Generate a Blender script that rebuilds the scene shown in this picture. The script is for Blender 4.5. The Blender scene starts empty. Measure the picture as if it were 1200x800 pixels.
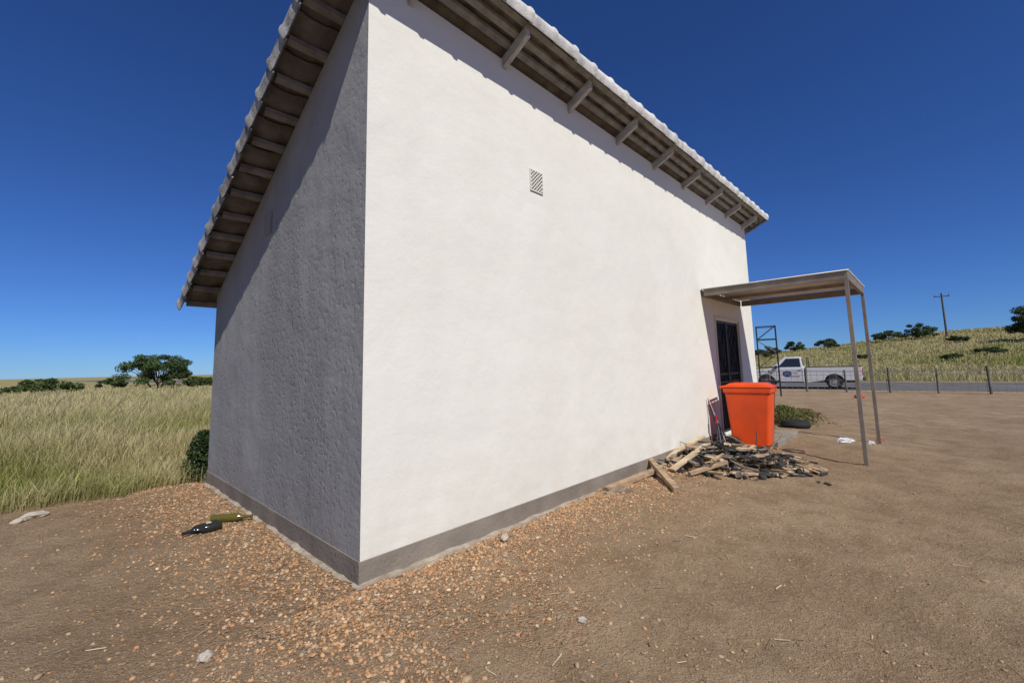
import bpy, math, random
import numpy as np
from mathutils import Vector, Matrix
random.seed(7); RNG=np.random.default_rng(11)
sc=bpy.context.scene
COL=sc.collection
# ------------------------------------------------------------------ helpers
def link(o,parent=None):
    COL.objects.link(o)
    if parent is not None: o.parent=parent
    return o
def empty(name,loc=(0,0,0),rz=0):
    o=bpy.data.objects.new(name,None); o.location=loc; o.rotation_euler=(0,0,rz); o.empty_display_size=.1
    return link(o)
class MB:
    """mesh accumulator"""
    def __init__(s): s.v=[];s.f=[];s.m=[]
    def add(s,vs,fs,mi=0,M=None):
        b=len(s.v)
        for p in vs:
            p=Vector(p)
            if M is not None: p=M@p
            s.v.append(tuple(p))
        for f in fs: s.f.append(tuple(i+b for i in f)); s.m.append(mi)
    def box(s,c,d,mi=0,M=None):
        x,y,z=c; a,b,h=d[0]/2,d[1]/2,d[2]/2
        vs=[(x+i*a,y+j*b,z+k*h) for k in(-1,1) for j in(-1,1) for i in(-1,1)]
        s.add(vs,[(0,2,3,1),(4,5,7,6),(0,1,5,4),(2,6,7,3),(0,4,6,2),(1,3,7,5)],mi,M)
    def prism(s,pts,y0,y1,mi=0,M=None):
        n=len(pts)
        vs=[(x,y0,z) for x,z in pts]+[(x,y1,z) for x,z in pts]
        fs=[tuple(range(n)),tuple(range(2*n-1,n-1,-1))]
        fs+=[(i,i+n,(i+1)%n+n,(i+1)%n) for i in range(n)]
        s.add(vs,fs,mi,M)
    def tube(s,p0,p1,r0,r1=None,n=10,mi=0,M=None):
        if r1 is None:r1=r0
        p0=Vector(p0);p1=Vector(p1);d=(p1-p0).normalized()
        a=d.orthogonal().normalized();b=d.cross(a)
        vs=[]
        for p,r in((p0,r0),(p1,r1)):
            for i in range(n):
                t=2*math.pi*i/n; vs.append(p+a*(r*math.cos(t))+b*(r*math.sin(t)))
        fs=[(i,(i+1)%n,(i+1)%n+n,i+n) for i in range(n)]+[tuple(range(n-1,-1,-1)),tuple(range(n,2*n))]
        s.add(vs,fs,mi,M)
    def lathe(s,prof,n=20,mi=0,M=None):
        vs=[];fs=[]
        for r,z in prof:
            for i in range(n):
                t=2*math.pi*i/n; vs.append((r*math.cos(t),r*math.sin(t),z))
        for k in range(len(prof)-1):
            for i in range(n):
                j=(i+1)%n; fs.append((k*n+i,k*n+j,(k+1)*n+j,(k+1)*n+i))
        s.add(vs,fs,mi,M)
    def obj(s,name,mats,parent=None,smooth=False,bevel=0,seg=2,loc=None,rot=None):
        me=bpy.data.meshes.new(name); me.from_pydata(s.v,[],s.f)
        for m in (mats if isinstance(mats,(list,tuple)) else [mats]): me.materials.append(m)
        me.polygons.foreach_set('material_index',s.m)
        if smooth: me.polygons.foreach_set('use_smooth',[True]*len(me.polygons))
        me.update()
        import bmesh
        bm=bmesh.new(); bm.from_mesh(me); bmesh.ops.recalc_face_normals(bm,faces=bm.faces); bm.to_mesh(me); bm.free()
        o=bpy.data.objects.new(name,me)
        if bevel>0:
            md=o.modifiers.new('bevel','BEVEL'); md.width=bevel; md.segments=seg; md.limit_method='ANGLE'; md.angle_limit=math.radians(40)
        if smooth and bevel==0:
            try:
                me.shade_smooth(); 
                md=o.modifiers.new('es','EDGE_SPLIT'); md.split_angle=math.radians(40)
            except Exception: pass
        if loc is not None:o.location=loc
        if rot is not None:o.rotation_euler=rot
        return link(o,parent)
def np_mesh(name,V,F,mats,attrs=None,colors=None,smooth=False,mi=None,parent=None):
    me=bpy.data.meshes.new(name)
    Fs=F if isinstance(F,list) else [F]
    me.vertices.add(len(V)); me.vertices.foreach_set('co',np.asarray(V,dtype=np.float32).ravel())
    nl=sum(f.size for f in Fs); npol=sum(len(f) for f in Fs)
    me.loops.add(nl); me.polygons.add(npol)
    me.loops.foreach_set('vertex_index',np.concatenate([f.ravel() for f in Fs]).astype(np.int32))
    tot=np.concatenate([np.full(len(f),f.shape[1]) for f in Fs]).astype(np.int32)
    st=np.concatenate([[0],np.cumsum(tot)[:-1]]).astype(np.int32)
    me.polygons.foreach_set('loop_start',st); me.polygons.foreach_set('loop_total',tot)
    if smooth: me.polygons.foreach_set('use_smooth',np.ones(npol,dtype=bool))
    for m in (mats if isinstance(mats,(list,tuple)) else [mats]): me.materials.append(m)
    if mi is not None: me.polygons.foreach_set('material_index',mi.astype(np.int32))
    if attrs:
        for k,a in attrs.items():
            at=me.attributes.new(k,'FLOAT','POINT'); at.data.foreach_set('value',a.astype(np.float32))
    if colors is not None:
        at=me.attributes.new('col','FLOAT_COLOR','POINT')
        c=np.ones((len(V),4),dtype=np.float32); c[:,:3]=colors; at.data.foreach_set('color',c.ravel())
    me.update(calc_edges=True); me.validate()
    o=bpy.data.objects.new(name,me); return link(o,parent)
# noise
_L=RNG.random((256,256))
def vn(x,y):
    xi=np.floor(x).astype(int);yi=np.floor(y).astype(int);fx=x-xi;fy=y-yi
    fx=fx*fx*(3-2*fx);fy=fy*fy*(3-2*fy)
    a=_L[xi%256,yi%256];b=_L[(xi+1)%256,yi%256];c=_L[xi%256,(yi+1)%256];d=_L[(xi+1)%256,(yi+1)%256]
    return (a*(1-fx)+b*fx)*(1-fy)+(c*(1-fx)+d*fx)*fy
def fbm(x,y,o=4,g=.5):
    s=0;a=1;t=0
    for i in range(o):
        s=s+a*vn(x*2**i+17.3*i,y*2**i+9.1*i);t+=a;a*=g
    return s/t
def sst(a,b,x):
    t=np.clip((x-a)/(b-a),0,1);return t*t*(3-2*t)
# ------------------------------------------------------------------ material tools
def nm(name):
    m=bpy.data.materials.new(name); m.use_nodes=True
    nt=m.node_tree; b=nt.nodes['Principled BSDF']; return m,nt,b
def mat(name,col,rough=.7,col2=None,scale=4,bump=0,bscale=60,metal=0,detail=5,bdist=.01,lo=.35,hi=.65,spec=.3,stretch=None):
    m,nt,b=nm(name); N=nt.nodes;L=nt.links
    b.inputs['Roughness'].default_value=rough; b.inputs['Metallic'].default_value=metal
    b.inputs['Specular IOR Level'].default_value=spec
    b.inputs['Base Color'].default_value=(*col,1)
    tc=N.new('ShaderNodeTexCoord'); vec=tc.outputs['Object']
    if stretch:
        mp=N.new('ShaderNodeMapping'); mp.inputs['Scale'].default_value=stretch; L.new(vec,mp.inputs[0]); vec=mp.outputs[0]
    if col2 is not None:
        n=N.new('ShaderNodeTexNoise'); n.inputs['Scale'].default_value=scale; n.inputs['Detail'].default_value=detail; L.new(vec,n.inputs['Vector'])
        r=N.new('ShaderNodeMapRange'); r.inputs[1].default_value=lo;r.inputs[2].default_value=hi; L.new(n.outputs[0],r.inputs[0])
        x=N.new('ShaderNodeMix'); x.data_type='RGBA'; x.inputs[6].default_value=(*col,1);x.inputs[7].default_value=(*col2,1)
        L.new(r.outputs[0],x.inputs[0]); L.new(x.outputs[2],b.inputs['Base Color'])
    if bump>0:
        n=N.new('ShaderNodeTexNoise'); n.inputs['Scale'].default_value=bscale; n.inputs['Detail'].default_value=3; L.new(tc.outputs['Object'],n.inputs['Vector'])
        bp=N.new('ShaderNodeBump'); bp.inputs['Strength'].default_value=bump; bp.inputs['Distance'].default_value=bdist
        L.new(n.outputs[0],bp.inputs['Height']); L.new(bp.outputs[0],b.inputs['Normal'])
    return m
def attr_mat(name,rough=.8,trans=0.0):
    m,nt,b=nm(name); N=nt.nodes;L=nt.links
    a=N.new('ShaderNodeAttribute'); a.attribute_name='col'
    b.inputs['Roughness'].default_value=rough; b.inputs['Specular IOR Level'].default_value=.2
    L.new(a.outputs['Color'],b.inputs['Base Color'])
    if trans>0:
        t=N.new('ShaderNodeBsdfTranslucent'); L.new(a.outputs['Color'],t.inputs[0])
        mx=N.new('ShaderNodeMixShader'); mx.inputs[0].default_value=trans
        L.new(b.outputs[0],mx.inputs[1]);L.new(t.outputs[0],mx.inputs[2]); L.new(mx.outputs[0],N['Material Output'].inputs[0])
    return m
# ------------------------------------------------------------------ frames
C=np.array([-1.021,2.982]); ANG=math.atan2(.725,.689)
ca,sa=math.cos(ANG),math.sin(ANG)
LX,LY=9.25,4.03
def to_local(X,Y):
    dx=X-C[0];dy=Y-C[1]; return dx*ca+dy*sa,-dx*sa+dy*ca
def to_world(x,y): return C[0]+x*ca-y*sa, C[1]+x*sa+y*ca
RD=np.array([.8,-.6]); RN=np.array([.6,.8])
# ------------------------------------------------------------------ terrain
def base_h(X,Y):
    lx,ly=to_local(X,Y)
    n=X*RN[0]+Y*RN[1]
    z=-.10*sst(.5,3.5,-ly)-.05*sst(8,20,n)
    k=sst(17,26,n); z=z*(1-k)-.15*k
    r=np.hypot(X,Y)
    az=np.arctan2(X,Y)
    hill=sst(40,150,n)*(3.2+4.0*sst(.50,.85,az)+2.6*sst(.80,1.1,az))*sst(-.1,.45,az)*(.85+.3*fbm(X/40,Y/40,3))
    hill=hill+.5*sst(38.5,50,n)*sst(.1,.5,az)*fbm(X/6,Y/6,2)
    z=z+hill
    z=z-(1-sst(-.2,.3,az))*np.clip(r-18,0,200)*.012
    return z
def gz(X,Y):
    X=np.asarray(X,float);Y=np.asarray(Y,float)
    lx,ly=to_local(X,Y); n=X*RN[0]+Y*RN[1]
    z=base_h(X,Y)
    r=np.hypot(X,Y)
    roadm=1-sst(26.0,26.8,n)*(1-sst(38.2,39.5,n))
    amp=(1-sst(30,80,r))*roadm
    z=z+amp*(.05*(fbm(X*.9,Y*.9,3)-.5)+.040*(fbm(X*4,Y*4,3)-.5)+.026*(fbm(X*13,Y*13,2)-.5)+.012*(fbm(X*31,Y*31,2)-.5))
    d=np.maximum(np.maximum(-lx,lx-LX),np.maximum(-ly,ly-LY))
    z=z+.015*(1-sst(0,.5,d))
    return z
def gz1(x,y): return float(gz(np.array([x]),np.array([y]))[0])
Ng=760; a_,b_=1.25,7.6
t=np.linspace(-1,1,Ng); gx=1.0+a_*np.sinh(b_*t); gy=3.4+a_*np.sinh(b_*t)
GX,GY=np.meshgrid(gx,gy,indexing='xy'); X=GX.ravel();Y=GY.ravel(); Z=gz(X,Y)
V=np.stack([X,Y,Z],1)
idx=np.arange(Ng*Ng).reshape(Ng,Ng)
F=np.stack([idx[:-1,:-1],idx[:-1,1:],idx[1:,1:],idx[1:,:-1]],-1).reshape(-1,4)
lx,ly=to_local(X,Y); n_=X*RN[0]+Y*RN[1]
d_wall=np.maximum(np.maximum(-lx,lx-LX),np.maximum(-ly,ly-LY))
gn=fbm(X*1.1,Y*1.1,4)
gravel=np.clip(1-sst(.2,1.5,d_wall+2.2*(gn-.5)),0,1)
veg=np.maximum(sst(4.3,4.8,ly+.8*(fbm(X*1.5,Y*1.5,3)-.5))*(1-sst(10.5,11.5,lx)*(1-sst(30,34,n_))), sst(37.8,38.8,n_))
def ground_mat():
    m,nt,b=nm('dirt_ground_mat'); N=nt.nodes;L=nt.links
    tc=N.new('ShaderNodeTexCoord'); v=tc.outputs['Object']
    def noise(s,d=6,r=.6):
        n=N.new('ShaderNodeTexNoise'); n.inputs['Scale'].default_value=s;n.inputs['Detail'].default_value=d;n.inputs['Roughness'].default_value=r;L.new(v,n.inputs['Vector']);return n.outputs[0]
    def rng(i,a,c,lo=0,hi=1):
        r=N.new('ShaderNodeMapRange'); r.inputs[1].default_value=a;r.inputs[2].default_value=c;r.inputs[3].default_value=lo;r.inputs[4].default_value=hi;L.new(i,r.inputs[0]);return r.outputs[0]
    def mix(f,A,B,bl='MIX'):
        x=N.new('ShaderNodeMix');x.data_type='RGBA';x.blend_type=bl
        if isinstance(f,float):x.inputs[0].default_value=f
        else:L.new(f,x.inputs[0])
        for k,q in((6,A),(7,B)):
            if isinstance(q,tuple):x.inputs[k].default_value=(*q,1)
            else:L.new(q,x.inputs[k])
        return x.outputs[2]
    def at(nme):
        a=N.new('ShaderNodeAttribute');a.attribute_name=nme;return a.outputs['Fac']
    def mul(A,B):
        x=N.new('ShaderNodeMath');x.operation='MULTIPLY'
        for k,q in((0,A),(1,B)):
            if isinstance(q,float):x.inputs[k].default_value=q
            else:L.new(q,x.inputs[k])
        return x.outputs[0]
    def addn(A,B):
        x=N.new('ShaderNodeMath');x.operation='ADD';L.new(A,x.inputs[0]);L.new(B,x.inputs[1]);return x.outputs[0]
    c=mix(rng(noise(.55,4),.35,.65),(.385,.265,.158),(.50,.36,.225))
    c=mix(mul(rng(noise(2.6,5,.7),.42,.68),.8),c,(.26,.172,.10))
    n38=noise(30,4,.75); n90=noise(95,3,.8)
    c=mix(mul(rng(n38,.50,.72),.6),c,(.57,.43,.29))
    c=mix(mul(rng(n90,.52,.68),.8),c,(.17,.112,.064))
    vo=N.new('ShaderNodeTexVoronoi');vo.inputs['Scale'].default_value=62;L.new(v,vo.inputs['Vector'])
    cr=N.new('ShaderNodeValToRGB'); sp=N.new('ShaderNodeSeparateColor');L.new(vo.outputs['Color'],sp.inputs[0]);L.new(sp.outputs[0],cr.inputs[0])
    els=[(0,(.26,.145,.075)),(.3,(.47,.27,.14)),(.6,(.55,.36,.20)),(.85,(.42,.28,.165)),(1,(.64,.50,.34))]
    cr.color_ramp.elements[0].position=0;cr.color_ramp.elements[0].color=(*els[0][1],1)
    cr.color_ramp.elements[1].position=1;cr.color_ramp.elements[1].color=(*els[-1][1],1)
    for p,q in els[1:-1]:
        e=cr.color_ramp.elements.new(p);e.color=(*q,1)
    ga=at('gravel')
    gm=mul(ga,rng(noise(7,3),.36,.55))
    c=mix(mul(gm,.85),c,cr.outputs[0])
    vc=mix(rng(noise(.25,4),.35,.65),(.26,.23,.09),(.38,.31,.15))
    vc=mix(rng(noise(1.6,4),.45,.75),vc,(.15,.15,.05))
    c=mix(at('veg'),c,vc)
    L.new(c,b.inputs['Base Color']); b.inputs['Roughness'].default_value=.95; b.inputs['Specular IOR Level'].default_value=.15
    h=addn(n38,mul(n90,.55))
    h2=addn(h,mul(mul(vo.outputs['Distance'],gm),-.9))
    bp=N.new('ShaderNodeBump');bp.inputs['Strength'].default_value=1.0;bp.inputs['Distance'].default_value=.045
    L.new(h2,bp.inputs['Height']);L.new(bp.outputs[0],b.inputs['Normal'])
    return m
np_mesh('ground',V,F,ground_mat(),attrs={'gravel':gravel,'veg':veg},smooth=True)
# ------------------------------------------------------------------ road
asph=mat('asphalt',(.10,.095,.09),.9,(.14,.135,.125),1.5,.5,120)
mb=MB()
def rw(dd,nn,z): return (RD[0]*dd+RN[0]*nn,RD[1]*dd+RN[1]*nn,z)
zr=-.130
segs=np.linspace(-200,200,41)
vs=[];fs=[]
for i,dd in enumerate(segs):
    for nn in (27.6,27.9,37.0,37.3): vs.append(rw(dd,nn,zr if 27.7<nn<37.2 else zr-.12))
for i in range(len(segs)-1):
    for k in range(3): fs.append((i*4+k,i*4+4+k,i*4+5+k,i*4+1+k))
mb.add(vs,fs); mb.obj('road',asph)
mb=MB()
for i in range(-30,30):
    a=i*6; mb.add([rw(a,32.35,zr+.005),rw(a+3,32.35,zr+.005),rw(a+3,32.47,zr+.005),rw(a,32.47,zr+.005)],[(0,1,2,3)])
mb.obj('road_marking',mat('road_paint',(.5,.5,.46),.8))
# ------------------------------------------------------------------ house
def wall_mat(name,c1,c2,kind):
    m,nt,b=nm(name);N=nt.nodes;L=nt.links
    tc=N.new('ShaderNodeTexCoord');v=tc.outputs['Object']
    def noise(s,d=6,r=.6,st=None):
        n=N.new('ShaderNodeTexNoise');n.inputs['Scale'].default_value=s;n.inputs['Detail'].default_value=d;n.inputs['Roughness'].default_value=r
        if st:
            mp=N.new('ShaderNodeMapping');mp.inputs['Scale'].default_value=st;L.new(v,mp.inputs[0]);L.new(mp.outputs[0],n.inputs['Vector'])
        else:L.new(v,n.inputs['Vector'])
        return n.outputs[0]
    def rng(i,a,c,lo=0,hi=1):
        r=N.new('ShaderNodeMapRange');r.inputs[1].default_value=a;r.inputs[2].default_value=c;r.inputs[3].default_value=lo;r.inputs[4].default_value=hi;L.new(i,r.inputs[0]);return r.outputs[0]
    def mix(f,A,B):
        x=N.new('ShaderNodeMix');x.data_type='RGBA';L.new(f,x.inputs[0])
        for k,q in((6,A),(7,B)):
            if isinstance(q,tuple):x.inputs[k].default_value=(*q,1)
            else:L.new(q,x.inputs[k])
        return x.outputs[2]
    def math_(op,A,B):
        x=N.new('ShaderNodeMath');x.operation=op
        for k,q in((0,A),(1,B)):
            if isinstance(q,float):x.inputs[k].default_value=q
            else:L.new(q,x.inputs[k])
        return x.outputs[0]
    b.inputs['Roughness'].default_value=.85;b.inputs['Specular IOR Level'].default_value=.2
    c=mix(rng(noise(1.1,4),.35,.7),c1,c2)
    sx=N.new('ShaderNodeSeparateXYZ');L.new(v,sx.inputs[0])
    band=rng(sx.outputs[2],.15,.75,1,0)
    c=mix(math_('MULTIPLY',band,rng(noise(4,5),.35,.75,0,.5)),c,(c1[0]*.78,c1[1]*.70,c1[2]*.60))
    bp=N.new('ShaderNodeBump')
    if kind=='side':
        patch=rng(noise(.9,5,.65,(1,1,.45)),.44,.64)
        c=mix(math_('MULTIPLY',patch,.45),c,(c1[0]*.62,c1[1]*.62,c1[2]*.62))
        c=mix(rng(noise(2.6,5,.75,(2.2,2.2,.35)),.54,.74,0,.45),c,(c1[0]*.60,c1[1]*.60,c1[2]*.60))
        pit=rng(noise(24,4,.55),.52,.66,0,1)
        c=mix(math_('MULTIPLY',math_('MULTIPLY',pit,patch),.25),c,(c1[0]*.5,c1[1]*.5,c1[2]*.5))
        fine=math_('MULTIPLY',noise(48,4,.6),.18)
        rough=math_('MULTIPLY',math_('MULTIPLY',pit,math_('ADD',patch,.25)),-.30)
        h=math_('ADD',math_('ADD',fine,rough),noise(2.8,3,.5))
        L.new(h,bp.inputs['Height']);bp.inputs['Strength'].default_value=.65;bp.inputs['Distance'].default_value=.03
    else:
        c=mix(rng(noise(.8,5,.7,(1,1,.35)),.50,.75,0,.45),c,(c1[0]*.90,c1[1]*.885,c1[2]*.87))
        c=mix(rng(noise(3.5,5,.75,(2.5,2.5,.25)),.60,.78,0,.3),c,(c1[0]*.86,c1[1]*.84,c1[2]*.80))
        h=math_('ADD',math_('MULTIPLY',noise(38,4,.65),.15),noise(2.6,3,.5))
        L.new(h,bp.inputs['Height']);bp.inputs['Strength'].default_value=.6;bp.inputs['Distance'].default_value=.025
    L.new(c,b.inputs['Base Color'])
    L.new(bp.outputs[0],b.inputs['Normal'])
    return m
m_front=wall_mat('cream_plaster',(.72,.705,.635),(.68,.665,.595),'front')
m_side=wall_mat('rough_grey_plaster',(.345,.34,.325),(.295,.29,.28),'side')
m_plinth=mat('plinth_paint',(.185,.155,.125),.9,(.25,.215,.175),3,.6,40)
m_cement=mat('raw_cement',(.42,.36,.28),.95,(.28,.22,.16),9,.9,30,bdist=.02)
house=empty('plastered_house',(C[0],C[1],0),ANG)
SL=.5; Z0=4.33
def zp(y,off=0): return Z0-SL*y+off
zt=.10
mb=MB()
dx0,dx1,dz0,dz1=6.88,8.22,.12,2.17
xs=[0,dx0,dx1,LX]; zs=[-.3,dz0,dz1,zp(0,zt)]
vi={}
vs=[]
for i,x in enumerate(xs):
    for k,z in enumerate(zs): vi[i,k]=len(vs);vs.append((x,0,z))
fs=[];
for i in range(3):
    for k in range(3):
        if (i,k)==(1,1):continue
        fs.append((vi[i,k],vi[i+1,k],vi[i+1,k+1],vi[i,k+1]))
b0=len(vs); vs+=[(dx0,.14,dz0),(dx1,.14,dz0),(dx1,.14,dz1),(dx0,.14,dz1)]
o=[vi[1,1],vi[2,1],vi[2,2],vi[1,2]]
for i in range(4): fs.append((o[i],o[(i+1)%4],b0+(i+1)%4,b0+i))
mb.add(vs,fs,0)
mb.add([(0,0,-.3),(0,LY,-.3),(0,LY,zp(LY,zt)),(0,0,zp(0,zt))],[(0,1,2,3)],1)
mb.add([(LX,0,-.3),(LX,LY,-.3),(LX,LY,zp(LY,zt)),(LX,0,zp(0,zt))],[(0,1,2,3)],0)
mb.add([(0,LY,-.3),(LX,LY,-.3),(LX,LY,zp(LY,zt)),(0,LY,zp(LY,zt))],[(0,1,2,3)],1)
me=bpy.data.meshes.new('walls');me.from_pydata(mb.v,[],mb.f);me.materials.append(m_front);me.materials.append(m_side)
me.polygons.foreach_set('material_index',mb.m);me.update()
import bmesh
bm=bmesh.new();bm.from_mesh(me);bmesh.ops.remove_doubles(bm,verts=bm.verts,dist=.0005);bmesh.ops.recalc_face_normals(bm,faces=bm.faces);bm.to_mesh(me);bm.free()
wo=bpy.data.objects.new('walls',me);link(wo,house)
md=wo.modifiers.new('b','BEVEL');md.width=.012;md.segments=2;md.limit_method='ANGLE';md.angle_limit=math.radians(60)
mb=MB(); th=.010; ph=.168
mb.box((dx0/2-.005,-th/2,ph/2-.15),(dx0+.01,th,ph+.3))
mb.box(((LX+dx1)/2,-th/2,ph/2-.15),(LX-dx1,th,ph+.3))
mb.box((-th/2,LY/2,ph/2-.15),(th,LY,ph+.3))
mb.box((LX+th/2,LY/2,ph/2-.15),(th,LY,ph+.3))
mb.obj('plinth',m_plinth,house,bevel=.004)
mb=MB();nn=120
vs=[];fs=[]
path=[]
for i in range(nn+1):
    x=LX-(LX+.05)*i/nn; path.append((x,0,0,-1))
for i in range(1,61):
    y=-.0+(LY)*i/60; path.append((0,y,-1,0))
for k,(x,y,nx,ny) in enumerate(path):
    w=.025+.045*float(fbm(np.array([x*3+y*3]),np.array([.5*k/10]),3)[0]); zz=.010+.02*random.random()
    if x<.0: x=0
    cx=x+nx*w; cy=y+ny*w
    if k==nn: cx=-w; cy=-w
    vs+=[(x,y,zz+.012),(cx,cy,zz),(cx+nx*.02,cy+ny*.02,-.12)]
for k in range(len(path)-1):
    a=k*3
    fs+=[(a,a+1,a+4,a+3),(a+1,a+2,a+5,a+4)]
mb.add(vs,fs);mb.obj('footing_edge',m_cement,house,smooth=True)
mb=MB();mb.box(((dx0+dx1)/2,-.45,.0),(1.5,.85,.16));mb.obj('door_step',mat('step_concrete',(.28,.24,.19),.9,(.20,.165,.13),4,.5,50),house,bevel=.01)
m_blk=mat('black_steel',(.015,.016,.02),.45,spec=.5)
m_doorw=mat('dark_door',(.035,.03,.035),.5,(.05,.045,.05),3)
mb=MB();mb.box(((dx0+dx1)/2,.115,(dz0+dz1)/2),(dx1-dx0,.04,dz1-dz0));mb.obj('door_leaf',m_doorw,house)
mb=MB()
W=dx1-dx0
for x in (dx0+.025,(dx0+dx1)/2-.02,(dx0+dx1)/2+.02,dx1-.025): mb.box((x,.04,(dz0+dz1)/2),(.035,.035,dz1-dz0-.01))
for z in (dz0+.03,dz0+.9,dz0+1.05,dz1-.03):
    mb.box(((dx0+dx1)/2,.043,z),(W-.01,.03,.035))
for i in range(1,15):
    mb.box((dx0+W*i/15,.047,(dz0+dz1)/2),(.014,.014,dz1-dz0-.03))
for sgn in(0,1):
    xa=dx0+.04+sgn*W/2; xb=dx0+W/2-.04+sgn*W/2
    mb.tube((xa,.03,dz0+.95),(xb,.03,dz1-.05),.009); mb.tube((xb,.031,dz0+.95),(xa,.031,dz1-.05),.009)
mb.obj('security_gate',m_blk,house)
mb=MB()
for x in (dx0-.02,dx1+.02): mb.box((x,-.006,(dz0+dz1)/2+.02),(.045,.03,dz1-dz0+.04))
mb.box(((dx0+dx1)/2,-.006,dz1+.062),(W+.085,.03,.045))
mb.obj('door_frame',mat('door_frame_paint',(.62,.58,.5),.6),house,bevel=.004)
def vent(name,M,mw,mdark,w=.20,h=.23):
    mb=MB()
    mb.box((0,0,0),(w-.01,.008,h-.01),1,M)
    for sx in(-1,1):mb.box((sx*(w/2-.005),-.003,0),(.010,.012,h),0,M)
    for sz in(-1,1):mb.box((0,-.003,sz*(h/2-.005)),(w-.022,.011,.010),0,M)
    for q in range(-9,10):
        for sgn in (-1,1):
            pts=[]
            c0=q*.040
            for tt in np.linspace(-.2,.2,161):
                x=c0+tt;z=sgn*tt
                if abs(x)<w/2-.010 and abs(z)<h/2-.010: pts.append((x,z))
            if len(pts)>3:
                mb.tube((pts[0][0],-.005-.001*sgn,pts[0][1]),(pts[-1][0],-.005-.001*sgn,pts[-1][1]),.0052,n=5,mi=0,M=M)
    mb.obj(name,[mw,mdark],house)
m_ventd=mat('vent_dark',(.02,.02,.02),.9)
vent('air_vent',Matrix.Translation((1.89,-.006,3.30)),m_front,m_ventd)
vent('side_air_vent',Matrix.Translation((-.006,2.05,2.93))@Matrix.Rotation(-math.pi/2,4,'Z'),m_side,m_side)
# roof timbers
OV=.33;OB=.30;OY=.37
m_wood=mat('rafter_wood',(.47,.455,.43),.75,(.31,.30,.28),6,.4,40,stretch=(6,1,6))
m_bat=mat('batten_wood',(.27,.255,.235),.85,(.17,.16,.145),8,.4,60)
m_tileu=mat('tile_concrete',(.19,.175,.16),.9,(.12,.11,.10),7,.5,80)
m_cap=mat('ridge_cap_concrete',(.64,.63,.60),.85,(.38,.37,.35),7,.5,70)
m_vcap=mat('verge_cap_concrete',(.36,.36,.35),.85,(.15,.148,.145),7,.6,60)
mb=MB()
def sloped(x,y0,y1,w,h,off,mi=0):
    vs=[]
    for y in(y0,y1):
        for sx in(-1,1):
            for k in(0,1): vs.append((x+sx*w/2,y,zp(y,off+k*h)))
    mb.add(vs,[(0,1,3,2),(4,6,7,5),(0,4,5,1),(2,3,7,6),(0,2,6,4),(1,5,7,3)],mi)
for i in range(9):
    x=.36+1.085*i
    if x>LX:x=LX-.1
    sloped(x,-OY+.03+random.uniform(0,.03),LY+OB-.02,.05,.115,0)
mb.obj('rafters',m_wood,house,bevel=.003)
mb=MB()
ys=list(np.linspace(-OY+.16,LY+OB-.05,15))+[-OY+.05,-OY+.27]
for y in ys:
    vs=[]; e0=random.uniform(-.02,.03)
    for x in(-OV+.03+e0,LX+OV-.03):
        for dy in(-.025,.025):
            for k in(0,1): vs.append((x,y+dy,zp(y+dy,.1165+k*.042)))
    mb.add(vs,[(0,1,3,2),(4,6,7,5),(0,4,5,1),(2,3,7,6),(0,2,6,4),(1,5,7,3)])
mb.obj('battens',m_bat,house)
px=.30; xs=np.arange(-OV,LX+OV+.001,px/10)
prof=.022*np.maximum(0,np.cos(2*np.pi*(xs/px)))**.8
V=[];F=[]
nt_=15; cy=np.linspace(-OY,LY+OB,nt_+1)
base=0
for j in range(nt_):
    y0=cy[j]-.01;y1=cy[j+1]+.03
    for (y,lift) in((y0,.160),(y1,.182)):
        for th_ in (0,.016):
            V.append(np.stack([xs,np.full_like(xs,y),Z0-SL*y+lift+prof+th_],1))
    n=len(xs)
    i=np.arange(n-1)
    q=lambda a,b_:np.stack([base+a*n+i,base+a*n+i+1,base+b_*n+i+1,base+b_*n+i],1)
    F+= [q(1,3),q(2,0),q(3,2),q(0,1)]
    e=np.array([[base+0*n,base+1*n,base+3*n,base+2*n],[base+1*n-1,base+3*n-1,base+4*n-1,base+2*n-1]]);F.append(e)
    base+=4*n
np_mesh('roof_tiles',np.concatenate(V),np.concatenate(F),m_tileu,parent=house)
def cap_run(name,p0,p1,inward,seg,r,mt,drop,flare=1.12,tilt=0.0):
    p0=Vector(p0);p1=Vector(p1);d=(p1-p0);Ln=d.length;d.normalize();inw=Vector(inward);up=inw.cross(d)
    if up.z<0:up=-up
    n=max(1,int(round(Ln/seg)));sg=Ln/n
    mb=MB()
    shape=[(-r*.80,-drop),(-r,-drop*.4),(-r*.98,.0),(-r*.80,r*.38),(-r*.4,r*.66),(.0,r*.74),(r*.5,r*.6),(r*1.0,r*.22)]
    for k in range(n):
        jit=random.uniform(-.007,.007)
        rings=[]
        for (tt,sc_) in((0,flare),(.10,flare),(.17,1.03),(1.06,1.0)):
            c=p0+d*(sg*(k+tt))+up*(jit-tilt*(tt-.5))
            outer=[c+inw*(a*sc_)+up*(b*sc_) for a,b in shape]
            inner=[c+inw*(a*sc_*.82+.002)+up*(b*sc_*.82-.004) for a,b in shape]
            rings.append(outer+inner[::-1])
        m=len(rings[0]);vs=[p for rr in rings for p in rr]
        fs=[(i+q*m,(i+1)%m+q*m,(i+1)%m+(q+1)*m,i+(q+1)*m) for q in range(3) for i in range(m)]
        h=m//2
        for off in(0,3*m):
            for i in range(h-1): fs.append((off+i,off+i+1,off+m-2-i,off+m-1-i))
        mb.add(vs,fs)
    return mb.obj(name,mt,house,smooth=True)
cap_run('ridge_caps',(LX+OV+.02,-OY+.06,zp(-OY+.06,.185)),(-OV-.02,-OY+.06,zp(-OY+.06,.185)),(0,1,0),.36,.11,m_cap,.09,1.16,.010)
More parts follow.
